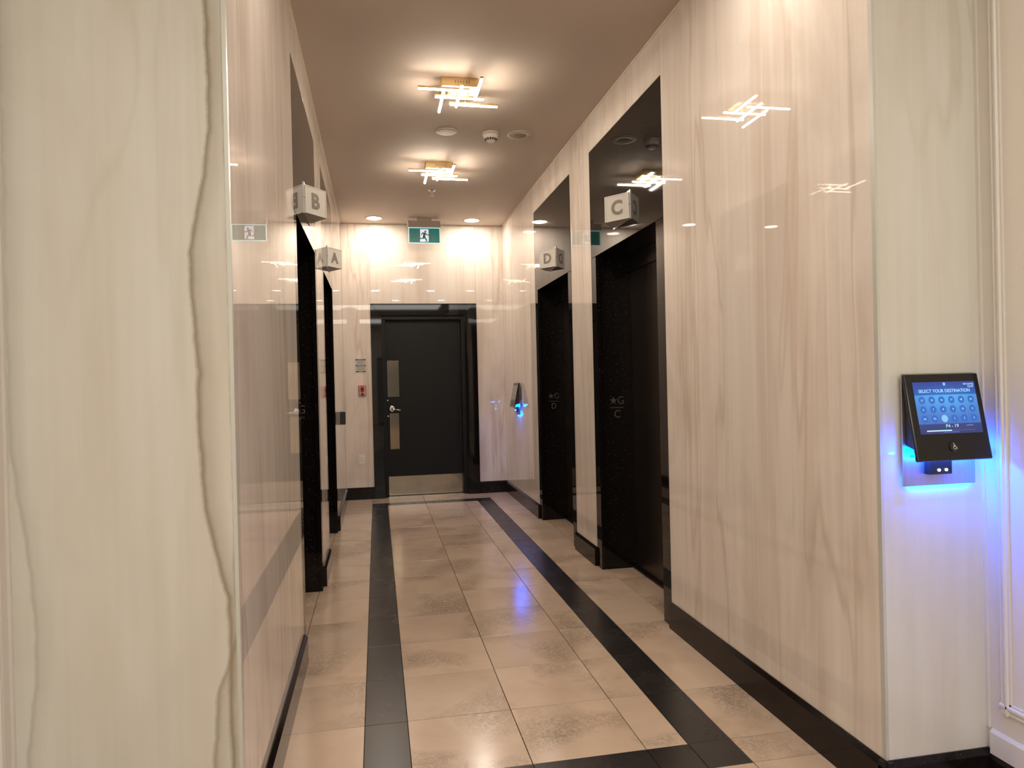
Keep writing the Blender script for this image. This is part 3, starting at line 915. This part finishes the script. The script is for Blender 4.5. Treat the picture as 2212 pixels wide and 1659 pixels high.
# ------------------------------------------------------------------ pinwheel ceiling fixtures
def pinwheel(cx, cy, label):
    c = (cx, cy, HC)
    t = thing('ceiling_light', label, 'ceiling light', c, 0, 'brass ceiling lights with crossed tubes')
    h = 0.114
    MB().box(-h, h, -h, h, -0.055, -0.0005).build('canopy', M['brass'], t, bevel=0.002)
    for k in range(6):
        x = -0.028 + k * 0.0168
        MB().box(x - 0.0022, x + 0.0022, -h - 0.0005, -h + 0.001, -0.037, -0.021).build('vent_slot', M['slotbrass'], t)
    bars = (('x', -0.120, -0.262, 0.058), ('x', -0.004, -0.150, 0.166), ('x', 0.104, -0.046, 0.272),
            ('y', 0.104, -0.325, -0.010), ('y', 0.0, -0.212, 0.118), ('y', -0.102, -0.104, 0.222))
    for ax, o, a, b in bars:
        z = -0.083 if ax == 'x' else -0.092

        def Q(u, v, w):
            return (u, v + o, w) if ax == 'x' else (v + o, u, w)
        lo, hi = Q(a, -0.0095, z), Q(b, 0.0095, z + 0.012)
        bar = MB().box(lo[0], hi[0], lo[1], hi[1], lo[2], hi[2]).build('bar', M['brass'], t, bevel=0.001)
        MB().tube(Q(a + 0.006, 0, z - 0.001), Q(b - 0.004, 0, z - 0.001), 0.0082, 12).build('led_tube', M['tube'], bar)
        for u in (a + 0.33 * (b - a), a + 0.67 * (b - a)):
            p = Q(u, 0, 0)
            if abs(p[0]) < h - 0.008 and abs(p[1]) < h - 0.008:
                MB().tube((p[0], p[1], -0.055), (p[0], p[1], z + 0.012), 0.004, 8).build('post', M['brass'], bar)
    return t


pinwheel(0.547, 4.412, 'brass ceiling light with crossed glowing tubes, nearer of the two')
pinwheel(0.565, 6.080, 'brass ceiling light with crossed glowing tubes, farther one before the exit sign')


# ------------------------------------------------------------------ downlights
def downlight(x, y, label, lens, group):
    t = thing('downlight', label, 'downlight', (x, y, HC), 0, group)
    MB().lathe([(0.080, -0.0003), (0.080, -0.0035), (0.098, -0.0045), (0.100, -0.0025), (0.100, -0.0003)], (0, 0, 0), 40).build('trim_ring', M['offwhite'], t)
    MB().lathe([(0.0795, -0.0006), (0.0795, -0.0030), (0.0, -0.0034)], (0, 0, 0), 40).build('lens', M[lens], t)


downlight(0.014, 8.095, 'round lit downlight left of the exit sign', 'lens', 'corridor downlights')
downlight(1.131, 8.105, 'round lit downlight right of the exit sign', 'lens', 'corridor downlights')
downlight(0.014, 2.360, 'round lit downlight at the corridor mouth by the left wall', 'lens', 'corridor downlights')
downlight(1.131, 2.360, 'round lit downlight at the corridor mouth by the right wall', 'lens', 'corridor downlights')
for x, sd in ((0.46, 'left'), (1.50, 'right')):
    downlight(x, 0.66, 'lobby ceiling downlight before the lit ceiling panels, %s one' % sd, 'lenslobby', 'lobby downlights')
for y0, y1, w in ((-1.30, -0.12, 'nearer the corridor'), (-5.40, -3.90, 'by the street front')):
    t = thing('ceiling_light_panel', 'large lit panel in the lobby ceiling, %s' % w, 'ceiling light', (0.5, (y0 + y1) / 2, HC), 0, 'lobby ceiling panels')
    hx, hy = 1.10, (y1 - y0) / 2
    fr = MB()
    for a, b, c, d in ((-hx, hx, -hy, -hy + 0.03), (-hx, hx, hy - 0.03, hy), (-hx, -hx + 0.03, -hy + 0.03, hy - 0.03), (hx - 0.03, hx, -hy + 0.03, hy - 0.03)):
        fr.box(a, b, c, d, -0.016, -0.0005)
    fr.build('frame', M['white'], t)
    MB().box(-hx + 0.03, hx - 0.03, -hy + 0.03, hy - 0.03, -0.010, -0.001).build('diffuser', M['ledpanel'], t)

# ------------------------------------------------------------------ small ceiling fittings
t = thing('ceiling_cover', 'round blank ceiling cover plate left of the smoke detector', 'cover plate', (0.559, 5.245, HC))
MB().lathe([(0.081, -0.0003), (0.081, -0.004), (0.076, -0.007), (0.070, -0.005), (0.0, -0.0048)], (0, 0, 0), 40).build('disc', M['offwhite'], t)
MB().lathe([(0.070, -0.0050), (0.068, -0.0068), (0.060, -0.0075), (0.0, -0.0078)], (0, 0, 0), 40).build('inner_disc', M['offwhite'], t)

t = thing('ceiling_speaker', 'round ceiling speaker with dull centre grille right of the smoke detector', 'speaker', (1.118, 5.244, HC))
MB().lathe([(0.097, -0.0003), (0.097, -0.004), (0.092, -0.007), (0.052, -0.009), (0.050, -0.006), (0.0, -0.006)], (0, 0, 0), 40).build('rim', M['offwhite'], t)
MB().lathe([(0.0515, -0.0062), (0.050, -0.0092), (0.0, -0.0105)], (0, 0, 0), 36).build('grille', M['grille'], t)
for s in (-1, 1):
    MB().tube((s * 0.066, 0, -0.0115), (s * 0.066, 0, -0.008), 0.004, 10).build('screw', M['grille'], t)

t = thing('smoke_detector', 'white dome smoke detector with dark slotted cage on the ceiling', 'smoke detector', (0.890, 5.235, HC))
MB().lathe([(0.063, -0.0003), (0.063, -0.014), (0.061, -0.018), (0.056, -0.020), (0.0, -0.020)], (0, 0, 0), 36).build('base', M['offwhite'], t)
MB().lathe([(0.056, -0.0195), (0.0545, -0.034), (0.046, -0.048), (0.036, -0.060), (0.026, -0.068), (0.0, -0.069)], (0, 0, 0), 36).build('dome', M['white'], t)
for k in range(14):
    a = 2 * math.pi * k / 14
    for r0, z0, r1, z1 in ((0.0475, -0.0465, 0.0425, -0.0527), (0.0415, -0.0540, 0.0365, -0.0600)):
        d = Vector((math.cos(a), math.sin(a), 0)); sd = Vector((-d.y, d.x, 0)) * (r0 * 0.15)
        p, q = d * r0 + Vector((0, 0, z0)), d * r1 + Vector((0, 0, z1))
        o_ = d * 0.0012 + Vector((0, 0, -0.0012))
        v8 = [p - sd, p + sd, q + sd, q - sd]
        MB().add(v8 + [x + o_ for x in v8], [(3, 2, 1, 0), (4, 5, 6, 7), (0, 1, 5, 4), (1, 2, 6, 5), (2, 3, 7, 6), (3, 0, 4, 7)]).build('vent_slot', M['dark'], t)
MB().box(-0.012, 0.004, -0.0575, -0.055, -0.030, -0.026).build('indicator', M['white'], t)


def sprinkler(x, y, label, mat):
    t = thing('fire_sprinkler', label, 'sprinkler', (x, y, HC), 0, 'ceiling sprinklers')
    MB().lathe([(0.036, -0.0003), (0.035, -0.004), (0.022, -0.012), (0.014, -0.013), (0.0, -0.013)], (0, 0, 0), 28).build('escutcheon', mat, t)
    MB().tube((0, 0, -0.012), (0, 0, -0.030), 0.010, 14).tube((0, 0, -0.030), (0, 0, -0.050), 0.0035, 10).build('body', mat, t)
    fr = MB()
    for s in (-1, 1):
        fr.tube((s * 0.009, 0, -0.026), (s * 0.012, 0, -0.040), 0.0025, 8).tube((s * 0.012, 0, -0.040), (s * 0.002, 0, -0.056), 0.0025, 8)
    fr.build('frame_arms', mat, t)
    MB().lathe([(0.004, -0.054), (0.016, -0.057), (0.0165, -0.059), (0.0, -0.060)], (0, 0, 0), 24).build('deflector', mat, t)


sprinkler(0.573, 6.869, 'small chrome ceiling sprinkler in front of the exit sign', M['chrome'])
sprinkler(0.571, 3.262, 'dark ceiling sprinkler at the top edge of the view', M['slotbrass'])

# ------------------------------------------------------------------ exit sign
EY = 8.055
t = thing('exit_sign', 'green running-man exit sign hanging from the ceiling before the end wall', 'exit sign', (0.574, EY, HC))
MB().box(-0.084, 0.084, -0.036, 0.036, -0.034, -0.0005).build('ceiling_bracket', M['exitcase'], t, bevel=0.002)
MB().prism([(-0.036, -0.034), (0.036, -0.034), (0.036, -0.085), (0.026, -0.105), (-0.026, -0.105), (-0.036, -0.085)], 0, -0.186, 0.186).build('housing', M['exitcase'], t, bevel=0.002)
pz0, pz1, px = -0.285, -0.108, 0.179
pn = MB().box(-px + 0.006, px - 0.006, -0.005, 0.005, pz0 + 0.006, pz1 - 0.006).build('panel', M['exitgreen'], t)
ed = MB()
for x0, x1, z0, z1 in ((-px, px, pz0, pz0 + 0.006), (-px, px, pz1 - 0.006, pz1), (-px, -px + 0.006, pz0 + 0.006, pz1 - 0.006), (px - 0.006, px, pz0 + 0.006, pz1 - 0.006)):
    ed.box(x0, x1, -0.0055, 0.0055, z0, z1)
ed.build('lit_edge', M['exitedge'], t)


def ex(u, v):      # pictogram pixels -> sign plane
    return (-px + (u - 270) / 1530.0 * 2 * px, pz1 - (v - 705) / 755.0 * (pz1 - pz0))


for sgn in (-1, 1):
    yy = sgn * 0.0052
    mb = MB()
    a, b = ex(832, 778), ex(1240, 1392)
    r = 0.004
    mb.prism([(a[0], a[1]), (b[0] - r, a[1]), (b[0], a[1] - r), (b[0], b[1] + 2.5 * r), (b[0] - 2.5 * r, b[1]), (a[0] - r, b[1]), (a[0] + 0.0005, b[1] + 2 * r), (a[0] - 1.2 * r, b[1] + 4 * r), (a[0] - 1.2 * r, b[1] + 5.2 * r), (a[0] + 0.0005, b[1] + 6 * r)], 1, yy, yy + sgn * 0.0004)
    mb.build('door_pictogram', M['exitwhite'], pn)
    mb = MB()
    y3 = yy + sgn * 0.0008

    def st(p, q, w0, w1=None):
        w1 = w0 if w1 is None else w1
        k = 2 * px / 1530.0
        p, q = Vector((*ex(*p), 0)), Vector((*ex(*q), 0)); d = (q - p).normalized(); n_ = Vector((-d.y, d.x, 0))
        q4 = [p - n_ * w0 * k / 2, p + n_ * w0 * k / 2, q + n_ * w1 * k / 2, q - n_ * w1 * k / 2]
        mb.prism([(c.x, c.y) for c in q4], 1, y3, y3 + sgn * 0.0003)
    hc = ex(1085, 885)
    mb.prism([(hc[0] + 0.0108 * math.cos(k * math.pi / 9), hc[1] + 0.0108 * math.sin(k * math.pi / 9)) for k in range(18)], 1, y3, y3 + sgn * 0.0003)
    st((885, 1060), (950, 955), 44); st((930, 968), (1100, 962), 54); st((1080, 962), (1165, 1058), 50); st((1150, 1055), (1250, 1055), 44)
    st((1040, 960), (1020, 1140), 122, 112); st((1010, 1120), (1150, 1335), 96, 58); st((1150, 1320), (1085, 1395), 50, 30)
    st((1000, 1100), (975, 1240), 84, 60); st((1000, 1228), (815, 1228), 52, 46)
    mb.build('figure_pictogram', M['exitman'], pn)

# ------------------------------------------------------------------ fittings on the end wall
t = thing('notice_plate', 'small metal notice plate with black heading bars on the end wall', 'sign', (-0.179, D, 1.488))
MB().box(-0.0595, 0.0595, -0.003, -0.0, 0, 0.157).build('plate', M['plate'], t, bevel=0.0006)
for z0, z1 in ((0.140, 0.154), (0.072, 0.084), (0.003, 0.013)):
    MB().box(-0.057, 0.057, -0.0038, -0.003, z0, z1).build('heading_bar', M['dark'], t)
random.seed(9)
for z in (0.131, 0.122, 0.113, 0.104, 0.095, 0.063, 0.054, 0.045, 0.036, 0.027):
    wd = random.uniform(0.032, 0.050)
    MB().box(-wd, wd, -0.0036, -0.003, z - 0.0016, z + 0.0016).build('text_line', M['letter'], t)
for z, ws in ((0.147, (0.016, 0.022, 0.010, 0.018)), (0.078, (0.014, 0.020, 0.012, 0.020)), (0.008, (0.026, 0.014))):
    x = -sum(ws) / 2 - 0.004 * (len(ws) - 1) / 2
    for q in ws:
        MB().box(x, x + q, -0.0042, -0.0038, z - 0.0026, z + 0.0026).build('heading_word', M['plate'], t)
        x += q + 0.004

t = thing('fire_alarm_pull_station', 'red fire alarm pull station on the end wall left of the door', 'fire alarm', (-0.167, D, 1.211))
MB().box(-0.041, 0.041, -0.032, 0.0, 0, 0.122).build('case', M['red'], t, bevel=0.004, seg=2)
MB().prism([(-0.032, 0.118), (-0.046, 0.112), (-0.046, 0.094), (-0.040, 0.086), (-0.032, 0.086)], 0, -0.019, 0.019).build('pull_handle', M['redlight'], t, bevel=0.001)
MB().box(-0.016, 0.016, -0.0335, -0.032, 0.072, 0.084).build('slot', M['dark'], t)
for x in (-0.031, -0.022, 0.022, 0.033):
    MB().box(x - 0.0022, x + 0.0022, -0.0338, -0.032, 0.004, 0.118).build('white_stripe', M['wheel'], t)
MB().box(-0.034, 0.034, -0.0336, -0.032, 0.036, 0.041).build('white_stripe', M['wheel'], t)
for z in (0.066, 0.058, 0.050):
    MB().box(-0.014, 0.014, -0.0334, -0.032, z - 0.0018, z + 0.0018).build('text_line', M['redlight'], t)

t = thing('power_outlet', 'white duplex power outlet low on the end wall left of the door', 'outlet', (-0.190, D, 0.411))
MB().box(-0.036, 0.036, -0.006, 0.0, 0, 0.118).build('cover_plate', M['white'], t, bevel=0.002)
MB().box(-0.018, 0.018, -0.0075, -0.006, 0.024, 0.094).build('insert', M['white'], t, bevel=0.0006)
for z in (0.074, 0.043):
    for x in (-0.0065, 0.0065):
        MB().box(x - 0.0013, x + 0.0013, -0.0080, -0.0075, z - 0.004, z + 0.005).build('slot', M['dark'], t)
    MB().tube((0, -0.0080, z - 0.010), (0, -0.0075, z - 0.010), 0.0024, 10).build('slot', M['dark'], t)
